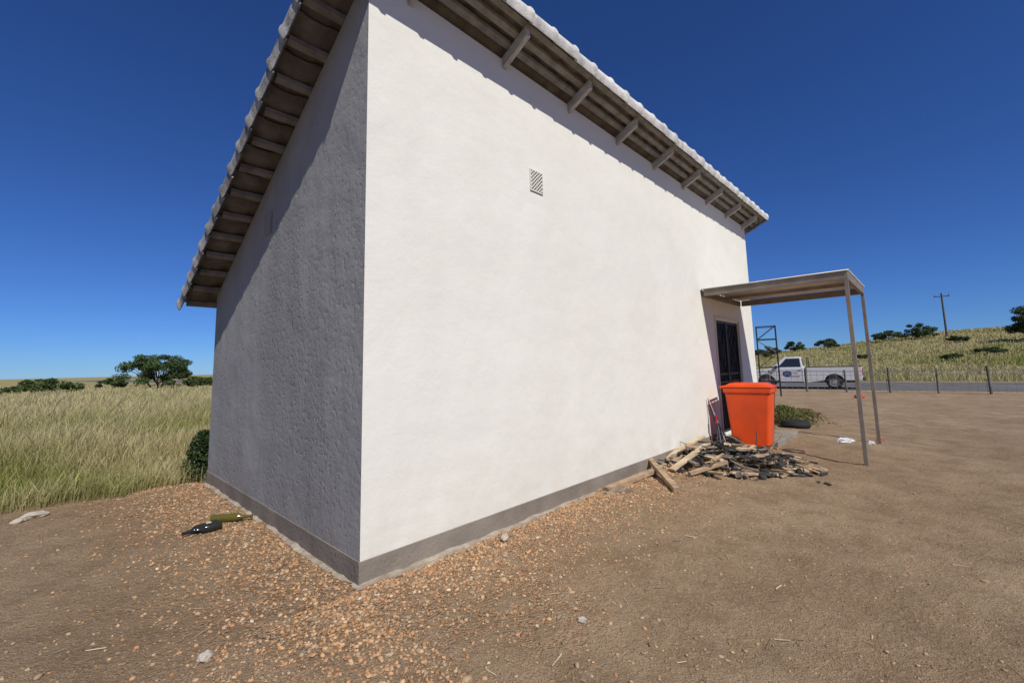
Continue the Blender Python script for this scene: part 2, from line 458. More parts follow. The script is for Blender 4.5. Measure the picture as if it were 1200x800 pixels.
cap_run('verge_caps',(-OV+.065,LY+OB+.03,zp(LY+OB+.03,.185)),(-OV+.065,-OY+.02,zp(-OY+.02,.185)),(1,0,0),.31,.10,m_vcap,.115,1.16,.03)
cap_run('verge_caps_rear',(LX+OV-.065,LY+OB+.03,zp(LY+OB+.03,.185)),(LX+OV-.065,-OY+.02,zp(-OY+.02,.185)),(-1,0,0),.31,.10,m_vcap,.115,1.16,.03)
# ------------------------------------------------------------------ canopy
m_can=mat('canopy_steel_paint',(.24,.205,.17),.55,(.18,.15,.12),5,metal=.1)
m_sheet=mat('canopy_sheet',(.75,.70,.60),.6,(.63,.57,.48),3)
can=empty('door_canopy',(C[0],C[1],0),ANG)
cx0,cx1,co=6.27,8.42,2.03
mb=MB()
zc=2.60
mb.box(((cx0+cx1)/2,-co,zc-.01),(cx1-cx0,.05,.12))
mb.box((cx0+.025,-co/2-.015,zc-.008),(.05,co-.08,.115)); mb.box((cx1-.025,-co/2-.015,zc-.008),(.05,co-.08,.115))
mb.box(((cx0+cx1)/2,-.022,zc-.012),(cx1-cx0-.1,.04,.10))
mb.box((cx0+.05+(cx1-cx0-.1)*.5,-co/2,zc+.0),(.04,co-.07,.06))
mb.obj('frame',m_can,can,bevel=.003)
xs=np.linspace(cx0-.02,cx1+.02,160);pf=.010*np.sign(np.sin(xs*2*np.pi/.15))*np.minimum(1,np.abs(np.sin(xs*2*np.pi/.15))*2.5)
V=np.concatenate([np.stack([xs,np.full_like(xs,-.01),zc+.066+pf],1),np.stack([xs,np.full_like(xs,-co-.04),zc+.066+pf],1)])
i=np.arange(159);F=np.stack([i,i+1,i+161,i+160],1)
so=np_mesh('roof_sheet',V,F,m_sheet,parent=can)
md=so.modifiers.new('s','SOLIDIFY');md.thickness=.002
mb=MB()
for x in(cx0+.025,cx1-.025):
    wx,wy=to_world(x,-co); zg=gz1(wx,wy)
    mb.box((x,-co,(zc-.07+zg-.25)/2),(.05,.048,zc-.07-(zg-.25)))
mb.obj('posts',m_can,can,bevel=.003)
# ------------------------------------------------------------------ wheelie bin
m_or=mat('orange_plastic',(.80,.085,.012),.42,(.66,.07,.012),3,.08,200,spec=.4)
m_rub=mat('rubber',(.02,.02,.02),.85)
bx,by=to_world(6.45,-.60)
bin_=empty('orange_wheelie_bin',(bx,by,gz1(bx,by)-.01),ANG+math.radians(4))
def frust(mb,z0,z1,a0,b0,a1,b1,cy0=0,cy1=0,mi=0):
    vs=[(sx*a0,cy0+sy*b0,z0) for sx,sy in((-1,-1),(1,-1),(1,1),(-1,1))]+[(sx*a1,cy1+sy*b1,z1) for sx,sy in((-1,-1),(1,-1),(1,1),(-1,1))]
    mb.add(vs,[(3,2,1,0),(4,5,6,7),(0,1,5,4),(1,2,6,5),(2,3,7,6),(3,0,4,7)],mi)
mb=MB();frust(mb,.05,.90,.232,.255,.268,.322,0,-.01)
mb.obj('body',m_or,bin_,bevel=.035,seg=4)
mb=MB();frust(mb,.885,.965,.280,.340,.284,.346,-.01,-.01);mb.obj('rim',m_or,bin_,bevel=.012,seg=2)
mb=MB()
frust(mb,.969,.995,.290,.358,.288,.356,-.012,-.012);frust(mb,.996,1.04,.272,.332,.21,.245,-.012,.0)
mb.obj('lid',m_or,bin_,bevel=.012,seg=3)
mb=MB();mb.tube((-.24,.39,.975),(.24,.39,.975),.016)
for x in(-.22,-.08,.08,.22):mb.box((x,.358,.968),(.03,.07,.03))
mb.obj('handle',m_or,bin_,bevel=.004)
mb=MB();mb.tube((-.27,.22,.10),(.27,.22,.10),.012,mi=0)
for sx in(-1,1):
    mb.tube((sx*.245,.22,.10),(sx*.295,.22,.10),.10,n=24)
mb.obj('wheels',m_rub,bin_,smooth=True)
mb=MB();mb.box((0,-.19,.03),(.30,.05,.05));mb.obj('foot',m_or,bin_,bevel=.01)
mp=empty('mop_bundle',(C[0],C[1],0),ANG)
m_wh=mat('white_cloth',(.45,.45,.47),.9,(.22,.22,.25),20);m_red=mat('red_cloth',(.35,.03,.03),.9)
mb=MB()
for k,(x,tx,h) in enumerate([(6.14,6.20,.74),(6.22,6.18,.80)]):
    mb.tube((x,-.24-.03*k,.02),(tx,-.03,h),.010,mi=(k+1)%2)
for k in range(26):
    a=random.uniform(0,6.28);r=random.uniform(.02,.09)
    mb.tube((6.17,-.17,.40),(6.17+r*math.cos(a),-.21+r*math.sin(a),.06+.1*random.random()),.009,.006,n=5,mi=0 if k%3==0 else 1)
mb.box((6.15,-.14,.46),(.04,.02,.14),2,Matrix.Rotation(.02,4,'X'))
mb.obj('mops',[m_wh,m_blk,m_red],mp)
# ------------------------------------------------------------------ scrap wood pile
m_w1=mat('old_timber',(.44,.31,.19),.85,(.26,.18,.11),8,.5,50,stretch=(1,1,4));m_w2=mat('grey_timber',(.28,.24,.19),.9,(.13,.105,.085),9,.5,60);m_w3=mat('charred_scrap',(.022,.022,.022),.75,(.06,.055,.05),8)
m_w4=mat('pale_timber',(.60,.48,.32),.85,(.40,.30,.19),7)
pile=MB()
def rotbox(mb,c,d,yaw,pitch,roll,mi):
    M=Matrix.Translation(c)@Matrix.Rotation(yaw,4,'Z')@Matrix.Rotation(pitch,4,'Y')@Matrix.Rotation(roll,4,'X')
    b0=len(mb.v);mb.box((0,0,0),d,mi,M)
    for q in range(b0,len(mb.v)):
        p=mb.v[q];mb.v[q]=(p[0]+random.gauss(0,.006),p[1]+random.gauss(0,.006),p[2]+random.gauss(0,.005))
for k in range(215):
    r=random.random()**.65; a=random.uniform(0,6.28)
    x=2.95+.92*r*math.cos(a); y=6.12+.66*r*math.sin(a)
    hh=.32*(1-r)**.8
    L_=random.choice([.08,.12,.18,.25,.3,.4,.5,.6]);
    if random.random()<.64:
        d=(L_,random.uniform(.02,.07),random.uniform(.012,.035)); mi=random.choice([0,0,0,1,1,3,2,2])
    else:
        d=(random.uniform(.05,.16),random.uniform(.04,.11),random.uniform(.015,.05)); mi=random.choice([2,1,2,0])
    rotbox(pile,(x,y,gz1(x,y)+.02+hh*random.uniform(.15,1)),d,random.gauss(.5,1.0),random.gauss(0,.18),random.gauss(0,.4),mi)
for k in range(55):
    x=3.5+abs(random.gauss(0,.25));y=5.95+random.gauss(0,.3)
    d=(random.uniform(.04,.16),random.uniform(.015,.06),random.uniform(.008,.025))
    rotbox(pile,(x,y,gz1(x,y)+.012),d,random.uniform(0,3),random.gauss(0,.08),random.gauss(0,.1),random.choice([2,2,1,0]))
for k in range(36):
    r=random.random()**.5;a=random.uniform(0,6.28);x=2.95+.85*r*math.cos(a);y=6.15+.6*r*math.sin(a);z=gz1(x,y)+.03+.30*(1-r)
    p=Vector((x,y,z));dr=Vector((random.gauss(0,1),random.gauss(0,1),random.gauss(.1,.25))).normalized()
    rr=random.uniform(.006,.018)
    for q in range(4):
        p2=p+dr*random.uniform(.07,.14);p2.z=max(p2.z,gz1(p2.x,p2.y)+.01)
        pile.tube(p,p2,rr,rr*.85,n=6,mi=1 if k%3 else 2);rr*=.85;p=p2;dr=(dr+Vector((random.gauss(0,.3),random.gauss(0,.3),random.gauss(0,.15)))).normalized()
for k in range(14):
    cx=3.2+random.uniform(-.3,.6);cyy=6.0+random.uniform(-.45,.45);R=random.uniform(.07,.15);z=gz1(cx,cyy)+.06+random.uniform(0,.16);tl=random.uniform(-.4,.4);prev=None
    for q in range(15):
        a=q/14*5.6;p=Vector((cx+R*math.cos(a),cyy+R*math.sin(a)*.8,z+tl*R*math.cos(a)))
        if prev:pile.tube(prev,p,.008,n=5,mi=2)
        prev=p
po=pile.obj('scrap_wood_pile',[m_w1,m_w2,m_w3,m_w4])
def plank(x0,y0,x1,y1,w,h,mt,z0=.0,z1=.0):
    mb=MB();L_=math.hypot(x1-x0,y1-y0);za=gz1(x0,y0)+h/2+z0;zb=gz1(x1,y1)+h/2+z1
    M=Matrix.Translation(((x0+x1)/2,(y0+y1)/2,(za+zb)/2))@Matrix.Rotation(math.atan2(y1-y0,x1-x0),4,'Z')@Matrix.Rotation(-math.atan2(zb-za,L_),4,'Y')
    mb.box((0,0,0),(L_,w,h),0,M);return mb.obj('timber_plank',mt,bevel=.003)
plank(.98,4.93,1.78,5.70,.075,.05,m_w1,.0,.03)
plank(1.78,6.02,1.76,4.96,.07,.05,m_w1,.10,.0)
plank(.95,4.83,1.28,4.98,.05,.02,m_w2)
plank(2.9,7.1,4.15,6.55,.05,.02,m_w1)
plank(3.4,5.65,3.9,5.9,.04,.03,m_w4)
plank(2.0,5.8,2.75,6.35,.09,.025,m_w4,.02,.24)
plank(3.3,6.2,4.0,6.35,.09,.03,m_w4,.05,.02)
plank(2.05,6.25,2.85,6.75,.08,.03,m_w4,.05,.26)
plank(2.15,5.6,2.7,5.75,.06,.04,m_w1,.03,.12)
# ------------------------------------------------------------------ bottles
m_gl=mat('olive_glass',(.10,.085,.015),.12,spec=.6);m_gd=mat('dark_glass',(.02,.022,.018),.15,spec=.6);m_lab=mat('paper_label',(.40,.36,.27),.8)
def bottle(loc,yaw,m1,L_=.28,lab=True):
    mb=MB();r=.036
    mb.lathe([(0,0),(r*.9,0),(r,.01),(r,L_*.60),(r*.85,L_*.68),(r*.42,L_*.78),(r*.36,L_*.97),(r*.42,L_*.975),(r*.42,L_),(0,L_)],20,0)
    if lab: mb.lathe([(r*1.01,L_*.2),(r*1.015,L_*.21),(r*1.015,L_*.34),(r*1.01,L_*.35)],20,1)
    return mb.obj('glass_bottle',[m1,m_lab],smooth=True,loc=(loc[0],loc[1],gz1(*loc)+r*.95),rot=(0,math.pi/2,yaw))
bottle((-2.84,4.24),math.radians(10),m_gl,.35,False)
bottle((-2.74,4.16),math.radians(245),m_gd,.28)
bottle((-2.64,4.08),math.radians(225),m_gd,.20,False)
m_rock=mat('pale_rock',(.50,.45,.38),.9,(.34,.29,.23),9,.6,40)
def rock(loc,s,name='rock'):
    from mathutils import noise as mn
    bm=bmesh.new();bmesh.ops.create_icosphere(bm,subdivisions=3,radius=1)
    sd=random.uniform(0,50)
    for v in bm.verts:
        k=1+.35*mn.noise(v.co*1.6+Vector((sd,0,0)))+.1*mn.noise(v.co*5+Vector((sd,0,0)))
        v.co=Vector((v.co.x*s[0],v.co.y*s[1],v.co.z*s[2]))*k
    me=bpy.data.meshes.new(name);bm.to_mesh(me);bm.free();me.materials.append(m_rock)
    o=bpy.data.objects.new(name,me);o.location=(loc[0],loc[1],gz1(*loc)+s[2]*.5);o.rotation_euler=(0,0,random.uniform(0,3));link(o)
rock((-4.85,4.58),(.10,.06,.03));rock((-4.83,4.42),(.07,.045,.025));rock((-1.55,2.32),(.035,.03,.02));rock((.35,2.6),(.025,.022,.015));rock((-.1,3.75),(.07,.03,.012))
def bag(loc,s,col,name):
    from mathutils import noise as mn
    bm=bmesh.new();bmesh.ops.create_icosphere(bm,subdivisions=4,radius=1);sd=random.uniform(0,50)
    for v in bm.verts:
        n=1+.5*mn.noise(v.co*2+Vector((sd,0,0)))+.25*abs(mn.noise(v.co*6+Vector((sd,3,0))))
        v.co=Vector((v.co.x*s[0]*n,v.co.y*s[1]*n,max(v.co.z,-.4)*s[2]*n))
    me=bpy.data.meshes.new(name);bm.to_mesh(me);bm.free();me.materials.append(mat(name+'_m',col,.4,tuple(c*.75 for c in col),12))
    o=bpy.data.objects.new(name,me);o.location=(loc[0],loc[1],gz1(*loc)+s[2]*.4);link(o)
bag((5.75,7.80),(.13,.07,.05),(.72,.72,.74),'plastic_bag');bag((6.05,7.62),(.05,.04,.03),(.6,.6,.62),'plastic_bag')
bag((13.2,16.9),(.16,.12,.10),(.55,.10,.07),'red_cloth_scrap');bag((6.45,7.9),(.06,.05,.03),(.5,.14,.1),'litter_scrap')
# ------------------------------------------------------------------ gravel stones
def stones(name,P,S,cols):
    phi=(1+5**.5)/2
    ico=np.array([(-1,phi,0),(1,phi,0),(-1,-phi,0),(1,-phi,0),(0,-1,phi),(0,1,phi),(0,-1,-phi),(0,1,-phi),(phi,0,-1),(phi,0,1),(-phi,0,-1),(-phi,0,1)])/1.9
    fi=np.array([(0,11,5),(0,5,1),(0,1,7),(0,7,10),(0,10,11),(1,5,9),(5,11,4),(11,10,2),(10,7,6),(7,1,8),(3,9,4),(3,4,2),(3,2,6),(3,6,8),(3,8,9),(4,9,5),(2,4,11),(6,2,10),(8,6,7),(9,8,1)])
    n=len(P);ax=RNG.uniform(.6,1.3,(n,1,3));ax[:,:,2]*=.62
    v=ico[None]*ax*(1+RNG.normal(0,.16,(n,12,1)))
    a=RNG.uniform(0,6.28,n);c,s=np.cos(a),np.sin(a)
    x=v[:,:,0]*c[:,None]-v[:,:,1]*s[:,None];y=v[:,:,0]*s[:,None]+v[:,:,1]*c[:,None]
    v=np.stack([x,y,v[:,:,2]],-1)*S[:,None,None]+P[:,None,:]
    F=(fi[None]+12*np.arange(n)[:,None,None]).reshape(-1,3)
    return np_mesh(name,v.reshape(-1,3),F,attr_mat(name+'_mat',.9),colors=np.repeat(cols,12,0))
pal=np.array([(.45,.24,.115),(.53,.32,.165),(.36,.20,.105),(.50,.345,.21),(.39,.28,.175),(.60,.47,.32),(.25,.17,.11),(.49,.28,.145)])
dirtpal=np.array([(.33,.225,.135),(.38,.265,.16),(.26,.175,.105),(.42,.30,.185)])
P=[];S=[];CC=[]
def scatter(n,gen,smin,smax,pw,pl=None,pr=None):
    pl=pal if pl is None else pl
    q=gen(n);lx,ly=to_local(q[:,0],q[:,1])
    ins=(lx>-.03)&(lx<LX+.03)&(ly>-.03)&(ly<LY)
    q=q[~ins];z=gz(q[:,0],q[:,1]);s=smin+(smax-smin)*RNG.random(len(q))**pw
    P.append(np.column_stack([q,z+s*.05]));S.append(s);ci=RNG.choice(len(pl),len(q),p=pr)
    CC.append(pl[ci]*RNG.uniform(.75,1.12,(len(q),1)))
pr8=[.18,.18,.15,.13,.14,.03,.08,.11]
def g_front(n):
    x=RNG.uniform(-1.2,8,n)*RNG.random(n)**.35;y=-np.abs(RNG.normal(0,.48,n))-.04
    return np.column_stack(to_world(x,y))
def g_strip(n):
    x=RNG.uniform(-.3,7,n);y=-np.abs(RNG.normal(0,.16,n))-.05
    return np.column_stack(to_world(x,y))
def g_side(n):
    y=RNG.uniform(-1.4,4.3,n);x=-np.abs(RNG.normal(0,.45,n))-.05
    return np.column_stack(to_world(x,y))
def g_all(n):
    r=np.exp(RNG.uniform(np.log(1.6),np.log(16),n));a=RNG.uniform(-1.0,1.05,n);return np.column_stack([r*np.sin(a),r*np.cos(a)])
scatter(13000,g_front,.003,.015,3.0,None,pr8);scatter(6000,g_strip,.004,.016,2.0,None,pr8);scatter(10000,g_side,.003,.016,3.0,None,pr8)
scatter(2200,g_all,.0025,.010,4.0,None,pr8)
scatter(90,g_all,.010,.020,2.5,None,pr8)
stones('gravel',np.concatenate(P),np.concatenate(S),np.concatenate(CC))
P=[];S=[];CC=[]
scatter(13000,g_all,.003,.013,3.6,dirtpal);scatter(160,g_all,.012,.024,2.5,dirtpal)
stones('dirt_clods',np.concatenate(P),np.concatenate(S),np.concatenate(CC))
tw=MB()
for k in range(230):
    r=math.exp(random.uniform(math.log(1.8),math.log(11)));a=random.uniform(-.95,1.0);x=r*math.sin(a);y=r*math.cos(a)
    lx_,ly_=to_local(x,y)
    if -.1<lx_<LX+.1 and ly_>-.1: continue
    th_=random.uniform(0,6.28);L_=random.uniform(.02,.09);x2=x+L_*math.cos(th_);y2=y+L_*math.sin(th_)
    tw.tube((x,y,gz1(x,y)+.004),(x2,y2,gz1(x2,y2)+.008),random.uniform(.0012,.003),n=5,mi=k%2)
tw.obj('twig_litter',[m_w2,m_w4])
# ------------------------------------------------------------------ grass
def grass(name,X,Y,H,Wd,c_lo,c_hi):
    n=len(X);Zg=gz(X,Y)-.02
    a=RNG.uniform(0,6.28,n);lean=RNG.normal(0,.25,(n,2))*H[:,None]+np.array([.10,.02])*H[:,None]
    wx=np.cos(a)*Wd;wy=np.sin(a)*Wd
    v=np.zeros((n,7,3))
    def put(k,t,wf,sg):
        v[:,k,0]=X+lean[:,0]*t**1.8+sg*wx*wf;v[:,k,1]=Y+lean[:,1]*t**1.8+sg*wy*wf;v[:,k,2]=Zg+H*(t-.12*t**3)
    put(0,0,1,-1);put(1,0,1,1);put(2,.45,.8,-1);put(3,.45,.8,1);put(4,.8,.6,-1);put(5,.8,.6,1);put(6,1,0,0)
    tt=np.array([0,0,.45,.45,.8,.8,1.0])
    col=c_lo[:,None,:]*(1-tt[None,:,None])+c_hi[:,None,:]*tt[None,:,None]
    b=7*np.arange(n)[:,None]
    Q=np.concatenate([b+np.array([[0,1,3,2]]),b+np.array([[2,3,5,4]])]);T=b+np.array([[4,5,6]])
    return np_mesh(name,v.reshape(-1,3),[Q,T],attr_mat(name+'_mat',.75,.35),colors=col.reshape(-1,3))
n=215000
r=np.exp(RNG.uniform(np.log(5.2),np.log(150),n));az=RNG.uniform(-1.2,-.48,n)
X=r*np.sin(az);Y=r*np.cos(az);lx,ly=to_local(X,Y)
edge=4.5+1.0*(fbm(X*1.3,Y*1.3,3)-.5)-.3
dens=fbm(X*.7,Y*.7,3)
k=(ly>edge)&~((lx>-.05)&(lx<LX)&(ly<LY+.1))&((dens>.40-.2*RNG.random(n))|(ly>edge+2))
X,Y,ly,lx,r=X[k],Y[k],ly[k],lx[k],r[k];n=len(X)
patch=fbm(X*.55,Y*.55,3)
H=(.28+.42*RNG.random(n))*(.40+1.2*fbm(X*.8+9,Y*.8,3))*(.45+.55*sst(0,2.5,ly-4.4))
W=np.maximum(.0015,.00042*r)*RNG.uniform(.6,1.5,n)
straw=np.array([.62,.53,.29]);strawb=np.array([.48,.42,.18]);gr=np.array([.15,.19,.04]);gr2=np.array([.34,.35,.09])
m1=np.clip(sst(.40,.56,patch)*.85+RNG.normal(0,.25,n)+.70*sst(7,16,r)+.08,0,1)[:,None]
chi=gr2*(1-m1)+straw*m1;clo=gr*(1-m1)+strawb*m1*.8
chi=chi*RNG.uniform(.8,1.2,(n,1));clo=clo*RNG.uniform(.7,1.15,(n,1))
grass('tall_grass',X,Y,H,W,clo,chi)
n=95000
r=np.exp(RNG.uniform(np.log(34),np.log(260),n));az=RNG.uniform(.40,1.15,n)
X=r*np.sin(az);Y=r*np.cos(az);nn_=X*RN[0]+Y*RN[1];k=nn_>38.6
X,Y,r=X[k],Y[k],r[k];n=len(X);patch=fbm(X*.09,Y*.16,4)
H=(.2+.45*RNG.random(n))*(.4+1.0*fbm(X*.2,Y*.2,3));W=.00055*r*RNG.uniform(.6,1.5,n)
m1=np.clip(sst(.28,.48,patch)+RNG.normal(0,.2,n),0,1)[:,None]
chi=gr2*.9*(1-m1)+straw*.85*m1;clo=gr*1.1*(1-m1)+strawb*.95*m1
grass('hill_grass',X,Y,H,W,clo*RNG.uniform(.7,1.1,(n,1)),chi*RNG.uniform(.8,1.15,(n,1)))
# ------------------------------------------------------------------ trees / shrubs
m_leaf=attr_mat('leaf_mat',.6,.3);m_bark=mat('bark',(.10,.075,.055),.95,(.16,.125,.095),10,.6,30)
def tree(name,x,y,h,crown,ncl,nleaf,ls,trunk_h,base_col=(.055,.085,.03),flat=1.0,seed=1,stems=3,dome=.45):
    R=np.random.default_rng(seed);zg=gz1(x,y)
    root=empty(name,(x,y,zg))
    mb=MB();cl=[]
    cr=crown
    for i in range(ncl):
        a=R.uniform(0,6.28);q=R.random()**.5
        zz=trunk_h+(h-trunk_h)*(R.random()**.8)*(1-dome*q*q)*.93
        cl.append((cr*q*math.cos(a)*.88,cr*q*math.sin(a)*.88,zz,cr*R.uniform(.13,.24)))
    tr=max(.03,h*.028)
    forks=[]
    for s in range(stems):
        a=6.28*s/stems+R.uniform(-.4,.4);p0=Vector((.05*math.cos(a),.05*math.sin(a),-.2));f=Vector((cr*.22*math.cos(a),cr*.22*math.sin(a),trunk_h*R.uniform(.75,1.0)))
        mid=(p0+f)/2+Vector((R.normal(0,.05),R.normal(0,.05),0))*h*.3
        mb.tube(p0,mid,tr,tr*.8,7);mb.tube(mid,f,tr*.8,tr*.6,7);forks.append(f)
    for c in cl:
        p=Vector(c[:3]);f=min(forks,key=lambda q:(q-p).length);mid=(f+p)/2+Vector((0,0,.06*h))
        mb.tube(f,mid,tr*.5,tr*.3,5);mb.tube(mid,p,tr*.3,tr*.08,5)
    mb.obj('trunk_and_limbs',m_bark,root)
    n=nleaf;ci=R.integers(0,ncl,n);ca_=np.array(cl)
    d=R.normal(0,1,(n,3));d/=np.linalg.norm(d,axis=1)[:,None];rad=R.random(n)**.45
    P=ca_[ci,:3]+d*rad[:,None]*ca_[ci,3:4]*np.array([1.15,1.15,.62*flat])
    P[:,2]=np.maximum(P[:,2],.03)
    u=R.normal(0,1,(n,3));u/=np.linalg.norm(u,axis=1)[:,None];w=np.cross(u,R.normal(0,1,(n,3)));w/=np.linalg.norm(w,axis=1)[:,None]
    s=ls*R.uniform(.5,1.3,n)[:,None]
    V=np.stack([P-u*s,P-w*s*.45,P+u*s,P+w*s*.45],1).reshape(-1,3)
    F=np.arange(4*n).reshape(n,4)
    tone=R.uniform(.6,1.35,ncl)[ci]*R.uniform(.75,1.25,n)
    col=np.array(base_col)[None]*tone[:,None]+np.array([.03,.025,0])[None]*(R.random(n)[:,None]**2)
    np_mesh('foliage',V,F,m_leaf,colors=np.repeat(col,4,0),parent=root)
tree('acacia_tree',-43.0,53,4.9,3.9,44,12000,.14,1.0,(.065,.105,.04),seed=3,dome=.22)
tree('thorn_bush',-49,46,1.9,3.2,26,5000,.14,.3,(.08,.12,.04),seed=5)
tree('thorn_bush',-55,50,2.0,2.4,20,3500,.14,.3,(.07,.11,.04),seed=6)
tree('thorn_bush',-62,68,2.3,2.2,18,3000,.16,.4,(.06,.09,.035),seed=8)
tree('thorn_bush',-41,60,2.2,3.4,26,5000,.16,.3,(.065,.10,.035),seed=9)
def on(tx,n0):
    az=math.atan(tx)
    k=n0/(math.sin(az)*RN[0]+math.cos(az)*RN[1]);return math.sin(az)*k,math.cos(az)*k
for i,(tx,n0,h,cr) in enumerate([(.65,122,2.6,2.6),(.72,120,2.2,2.6),(.86,118,2.0,2.6),(.93,116,3.0,3.2),(1.215,90,5.4,3.6),(1.0,64,.7,1.0),(.80,72,.7,1.1),(1.09,70,.8,1.3),(.575,100,2.4,2.8),(1.02,95,.9,1.4)]):
    x,y=on(tx,n0)
    tree('hill_bush' if h<5 else 'camelthorn_tree',x,y,h,cr,24 if h<5 else 44,3500 if h<5 else 9000,.0013*n0+.03,.4 if h<5 else .9,(.065,.095,.04),seed=20+i)
def smallplant(name,x,y,r,h,n,seed,col):
    R=np.random.default_rng(seed)
    zg=gz1(x,y);P=np.column_stack([R.normal(0,r*.5,n),R.normal(0,r*.5,n)]);hh=h*(1-np.clip(np.hypot(P[:,0],P[:,1])/r/1.6,0,1)**2)*R.random(n)**.6
    P=np.column_stack([x+P[:,0],y+P[:,1],zg+hh]);u=R.normal(0,1,(n,3));u/=np.linalg.norm(u,axis=1)[:,None];w=np.cross(u,R.normal(0,1,(n,3)));w/=np.linalg.norm(w,axis=1)[:,None]
    s=.028*R.uniform(.5,1.4,n)[:,None];V=np.stack([P-u*s,P-w*s*.4,P+u*s,P+w*s*.4],1).reshape(-1,3)
    cc=np.array(col)[None]*R.uniform(.5,1.4,(n,1))
    np_mesh(name,V,np.arange(4*n).reshape(n,4),m_leaf,colors=np.repeat(cc,4,0))
smallplant('garden_shrub',6.05,10.05,.42,.42,2600,41,(.18,.20,.06))
smallplant('garden_shrub',6.65,10.3,.40,.30,1800,42,(.22,.18,.07))
smallplant('garden_shrub',7.4,11.4,.30,.2,900,43,(.14,.16,.05))
mb=MB();mb.lathe([(.02,.16),(.19,.16),(.24,.15),(.27,.10),(.28,.08),(.27,.04),(.24,0),(.1,0)],24)
mb.obj('plant_tyre',m_rub,smooth=True,loc=(5.95,9.45,gz1(5.95,9.45)))
smallplant('corner_shade_shrub',*to_world(.02,4.40),.18,.66,2300,44,(.045,.075,.025))  # dark bush placed for the house shadow on grass; shade put into its colour
# ------------------------------------------------------------------ fence
m_post=mat('fence_post_steel',(.11,.10,.085),.7,(.18,.16,.13),5);m_wire=mat('fence_wire',(.22,.21,.20),.5,metal=.3)
fen=empty('wire_fence')
nF=25.9
posts=MB();wires=MB()
dpos=[3.15+1.55*k for k in range(-14,16)]
for i_,d in enumerate(dpos):
    x,y=RD*d+RN*nF;z=gz1(x,y);hh=(1.15 if i_%2 else 1.05);posts.tube((x,y,z-.2),(x+.03*(i_%3-1),y,z+hh),.05 if i_%2 else .038,n=8)
for a,b2 in zip(dpos[:-1],dpos[1:]):
    pa=RD*a+RN*nF;pb=RD*b2+RN*nF;za=gz1(*pa);zb=gz1(*pb)
    for h in(.12,.35,.58,.80,.98): wires.tube((pa[0],pa[1],za+h),(pb[0],pb[1],zb+h),.010 if h<.9 else .022,n=4)
    for q in np.arange(.2,1.5,.25):
        p=pa+(pb-pa)*q/1.55; zz=za+(zb-za)*q/1.55; wires.tube((p[0],p[1],zz+.05),(p[0],p[1],zz+.98),.006,n=4)
posts.obj('posts',m_post,fen);wires.obj('wires',m_wire,fen)
pole=empty('power_pole')
px_,py_=on(.995,112);zz=gz1(px_,py_)
mb=MB();mb.tube((px_,py_,zz-.3),(px_,py_,zz+8.2),.17,.12,8);mb.tube((px_-.8,py_+.7,zz+7.6),(px_+.8,py_-.7,zz+7.6),.08,n=6)
for q in(-.7,0,.7):mb.tube((px_+q,py_-q*.9,zz+7.6),(px_+q,py_-q*.9,zz+7.95),.06,n=6)
mb.obj('pole',mat('creosoted_wood',(.08,.06,.045),.9,(.12,.095,.07),5),pole)
# ------------------------------------------------------------------ steel stand behind the house
st=MB();sx,sy=11.05,19.0;w=.36;H_=2.95;zg=gz1(sx,sy)
M=Matrix.Translation((sx,sy,zg))@Matrix.Rotation(math.radians(-30),4,'Z')
for i in(-1,1):
    for j in(-1,1): st.box((i*w,j*w,H_/2-.1),(.045,.045,H_+.2),0,M)
for z in(.6,1.2,1.8,2.4,H_):
    for j in(-1,1):
        st.tube((-w,j*w,z),(w,j*w,z),.018,n=6,M=M);st.tube((j*w,-w,z+.005),(j*w,w,z+.005),.018,n=6,M=M)
for k,z in enumerate((.6,1.2,1.8,2.4)):
    s=1 if k%2 else -1
    for j in(-1,1): st.tube((-w*s,j*w,z),(w*s,j*w,z+.58),.012,n=6,M=M)
st.obj('steel_tank_stand',m_blk)
# ------------------------------------------------------------------ pickup truck
m_car=mat('silver_white_paint',(.62,.63,.64),.28,spec=.6,metal=.1);m_glass=mat('car_glass',(.02,.025,.03),.06,spec=.8);m_trim=mat('black_trim',(.025,.025,.027),.6)
m_rim=mat('steel_rim',(.42,.42,.43),.35,metal=.6);m_lamp=mat('tail_lamp',(.45,.02,.015),.25,spec=.6);m_head=mat('head_lamp',(.75,.76,.78),.1,spec=.8);m_logo=mat('logo_blue',(.02,.05,.16),.4);m_logo2=mat('logo_grey',(.2,.21,.24),.4)
rw_=np.array([17.0,23.35]);hd=np.array([-.8,.6]);cc=rw_+hd*1.42
trk=empty('pickup_truck',(cc[0],cc[1],zr),math.atan2(hd[1],hd[0]))
WR,WF=-1.42,1.63;R_w=.35;AR=.43
def arch(cx,z0,n=12,rev=False):
    a0=math.asin(max(-1,min(1,(z0-R_w)/AR)));pts=[(cx+AR*math.cos(t),R_w+AR*math.sin(t)) for t in np.linspace(math.pi-a0,a0,n)]
    return pts
hw=.86
mb=MB();z0=.32
prof=[(-.14,z0)]+arch(WF,z0)+[(2.42,z0),(2.50,.42),(2.52,.70),(2.46,.93),(2.30,1.00),(1.30,1.10),(-.14,1.12)]
mb.prism(prof,-hw,hw);mb.obj('front_body',m_car,trk,bevel=.04,seg=3)
mb=MB()
prof=[(-2.56,.50)]+[(-2.56+.02,z0+.12)]+arch(WR,z0+.12)+[(-.20,z0),(-.20,1.13),(-2.58,1.13)]
for s in(-1,1): mb.prism(prof,s*hw,s*(hw-.07))
mb.box((-2.56,0,.85),(.05,2*hw-.15,.56));mb.box((-.22,0,.85),(.05,2*hw-.15,.56))
mb.obj('load_bed',m_car,trk,bevel=.015)
mb=MB();mb.box((-1.39,0,.60),(2.28,2*hw-.16,.05));mb.box((-.1,0,.42),(4.6,1.1,.16))
for cx in(WR,WF): mb.box((cx,0,.62),(.80,1.3,.35))
mb.obj('underbody',m_trim,trk)
mb=MB()
